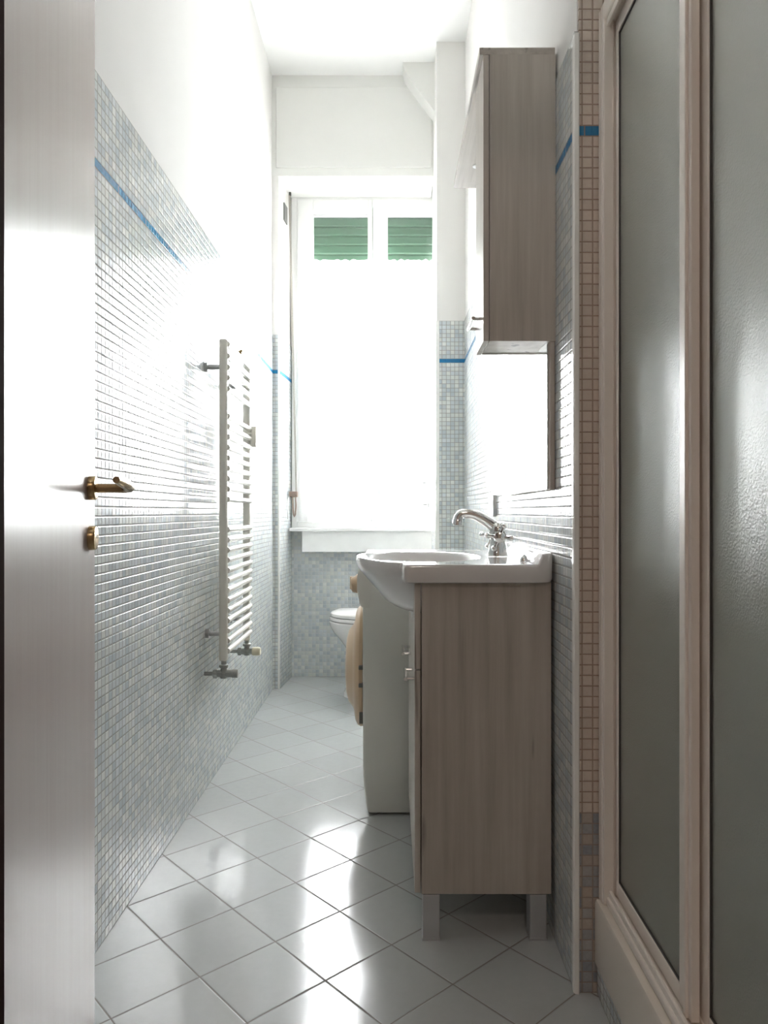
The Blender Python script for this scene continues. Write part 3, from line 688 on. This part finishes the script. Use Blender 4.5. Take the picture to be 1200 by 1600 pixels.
# wall channel with its stepped ribs
bm = BM(); box(bm, 0.431, 0.452, 1.488, 1.5225, EZ0, EZ1-0.012, 0.002); box(bm, 0.436, 0.478, 1.492, 1.520, EZ0, EZ1-0.012, 0.001); box(bm, 0.4285, 0.4345, 1.496, 1.502, EZ0, EZ1-0.012, 0.001); box(bm, 0.4285, 0.4345, 1.510, 1.516, EZ0, EZ1-0.012, 0.001)
obj('wall_profile', bm, 'showerframe', en)
bm = BM(); box(bm, 0.432, 0.486, 0.745, 1.5225, EZ1-0.045, EZ1, 0.008, 3); box(bm, 0.437, 0.444, 0.745, 1.49, EZ1-0.058, EZ1-0.04, 0.002); box(bm, 0.476, 0.483, 0.745, 1.49, EZ1-0.058, EZ1-0.04, 0.002)
obj('top_rail', bm, 'showerframe', en)
bm = BM(); box(bm, 0.436, 0.486, 0.745, 1.489, EZ0, EZ0+0.018, 0.004, 2); box(bm, 0.441, 0.448, 0.745, 1.489, EZ0+0.015, EZ0+0.030, 0.002); box(bm, 0.470, 0.474, 0.745, 1.489, EZ0+0.015, EZ0+0.026, 0.001)
obj('bottom_rail', bm, 'showerframe', en)
def panel(name, x, y0, y1, sw0, sw1, zb, lab):
    f = bpy.data.objects.new(name, None)
    bm = BM(); z0, z1 = EZ0+0.022, EZ1-0.048
    box(bm, x-0.007, x+0.007, y0, y0+sw0, z0, z1, 0.002); box(bm, x-0.007, x+0.007, y1-sw1, y1, z0, z1, 0.002)
    box(bm, x-0.0065, x+0.0065, y0+sw0, y1-sw1, z0, z0+zb, 0.002); box(bm, x-0.0065, x+0.0065, y0+sw0, y1-sw1, z1-zb, z1, 0.002)
    # rib on the near stile
    box(bm, x-0.012, x-0.006, y0+0.010, y0+0.020, z0, z1, 0.002)
    o = obj(name, bm, 'showerframe', en, label=lab)
    obj('glass_panel', box(BM(), x-0.002, x+0.002, y0+sw0-0.004, y1-sw1+0.004, z0+zb-0.004, z1-zb+0.004), 'glass', o)
    bm = BM(); g = 0.0035
    a, b2, c, d = y0+sw0, y1-sw1, z0+zb, z1-zb
    box(bm, x-0.0045, x+0.0045, a, a+g, c, d); box(bm, x-0.0045, x+0.0045, b2-g, b2, c, d); box(bm, x-0.0045, x+0.0045, a, b2, c, c+g); box(bm, x-0.0045, x+0.0045, a, b2, d-g, d)
    obj('gasket', bm, 'gasket', o)
    return o
panel('sliding_panel', 0.462, 1.113, 1.487, 0.047, 0.012, 0.030, None)
panel('sliding_panel', 0.480, 0.762, 1.140, 0.012, 0.045, 0.022, None)
# riser rail inside the shower
rl = thing('shower_rail', 'blurred dark vertical shower rail seen through the textured glass', 'shower rail', (0.52, 1.42, 1.3))
bm = BM(); tube(bm, [(0.522, 1.425, 1.25), (0.522, 1.425, 1.90)], 0.0125, 14); obj('rail', bm, 'greydark', rl, True)
for z in (1.28, 1.87):
    bm = BM(); lathe(bm, [(0, 0.02), (0.008, 0.02), (0.012, 0.011), (0.098, 0.011)], (0.522, YS, z), (0, -1, 0), 16); obj('rail_bracket', bm, 'steel', rl, True)
bm = BM(); tube(bm, [(0.53, 1.42, 1.70), (0.57, 1.40, 1.76), (0.60, 1.37, 1.80)], [0.012, 0.012, 0.014], 12); lathe(bm, [(0, 0.016), (0.015, 0.035), (0.022, 0.036)], (0.61, 1.36, 1.81), (0.3, -0.6, -0.7), 20); obj('hand_shower', bm, 'steel', rl, True)

# ------------------------------------------------------------------ door on the left
HP = Vector((-0.448, 0.775)); FP = Vector((-0.5655, 1.395))
dv = (FP-HP); L = dv.length; dv.normalize(); nv = Vector((dv.y, -dv.x))
if nv.x < 0: nv = -nv
door = thing('door_1', 'pinkish satin door leaf standing open against the left wall', 'door', (HP.x, HP.y, 0)); door['kind'] = 'structure'
def D(s, o_, z): p = HP+dv*s+nv*o_; return (p.x, p.y, z)
bm = BM()
a = [D(0, -0.04, 0.01), D(L, -0.04, 0.01), D(L, 0, 0.01), D(0, 0, 0.01)]; b2 = [D(0, -0.04, 2.13), D(L, -0.04, 2.13), D(L, 0, 2.13), D(0, 0, 2.13)]
loft(bm, [a, b2]); bmesh.ops.bevel(bm, geom=bm.edges[:], offset=0.0012, segments=1, affect='EDGES')
obj('door_leaf', bm, 'door', door)
n3 = (nv.x, nv.y, 0); hs = L-0.047
bm = BM(); lathe(bm, [(0, 0.0225), (0.009, 0.0225), (0.012, 0.021), (0.013, 0.016)], D(hs, 0.0002, 1.044), n3, 28); hr = obj('handle_rosette', bm, 'brass', door, True)
bm = BM(); tube(bm, [D(hs, 0.010, 1.044), D(hs, 0.045, 1.044), D(hs, 0.062, 1.045), D(hs-0.012, 0.071, 1.046), D(hs-0.045, 0.071, 1.050), D(hs-0.085, 0.068, 1.053), D(hs-0.11, 0.066, 1.055)], [0.0085, 0.0085, 0.010, 0.0105, 0.0095, 0.008, 0.006], 14); obj('lever', bm, 'brass', hr, True)
bm = BM(); lathe(bm, [(0, 0.0225), (0.009, 0.0225), (0.012, 0.021), (0.013, 0.016)], D(hs, 0.0002, 0.952), n3, 28); kr = obj('keyhole_rosette', bm, 'brass', door, True)
bm = BM(); lathe(bm, [(0, 0.004), (0.0006, 0.004)], D(hs, 0.0130, 0.955), n3, 12); obj('keyhole', bm, 'black', kr)
bm = BM(); box(bm, -0.56, -0.3895, 0.655, 0.738, 0, 2.16, 0.002); struct('trim_7', bm, 'darkwood')
bm = BM(); box(bm, 0.47, 0.52, 0.655, 0.738, 0, 2.16, 0.002); box(bm, -0.56, 0.52, 0.655, 0.738, 2.14, 2.18, 0.002); struct('trim_8', bm, 'darkwood')
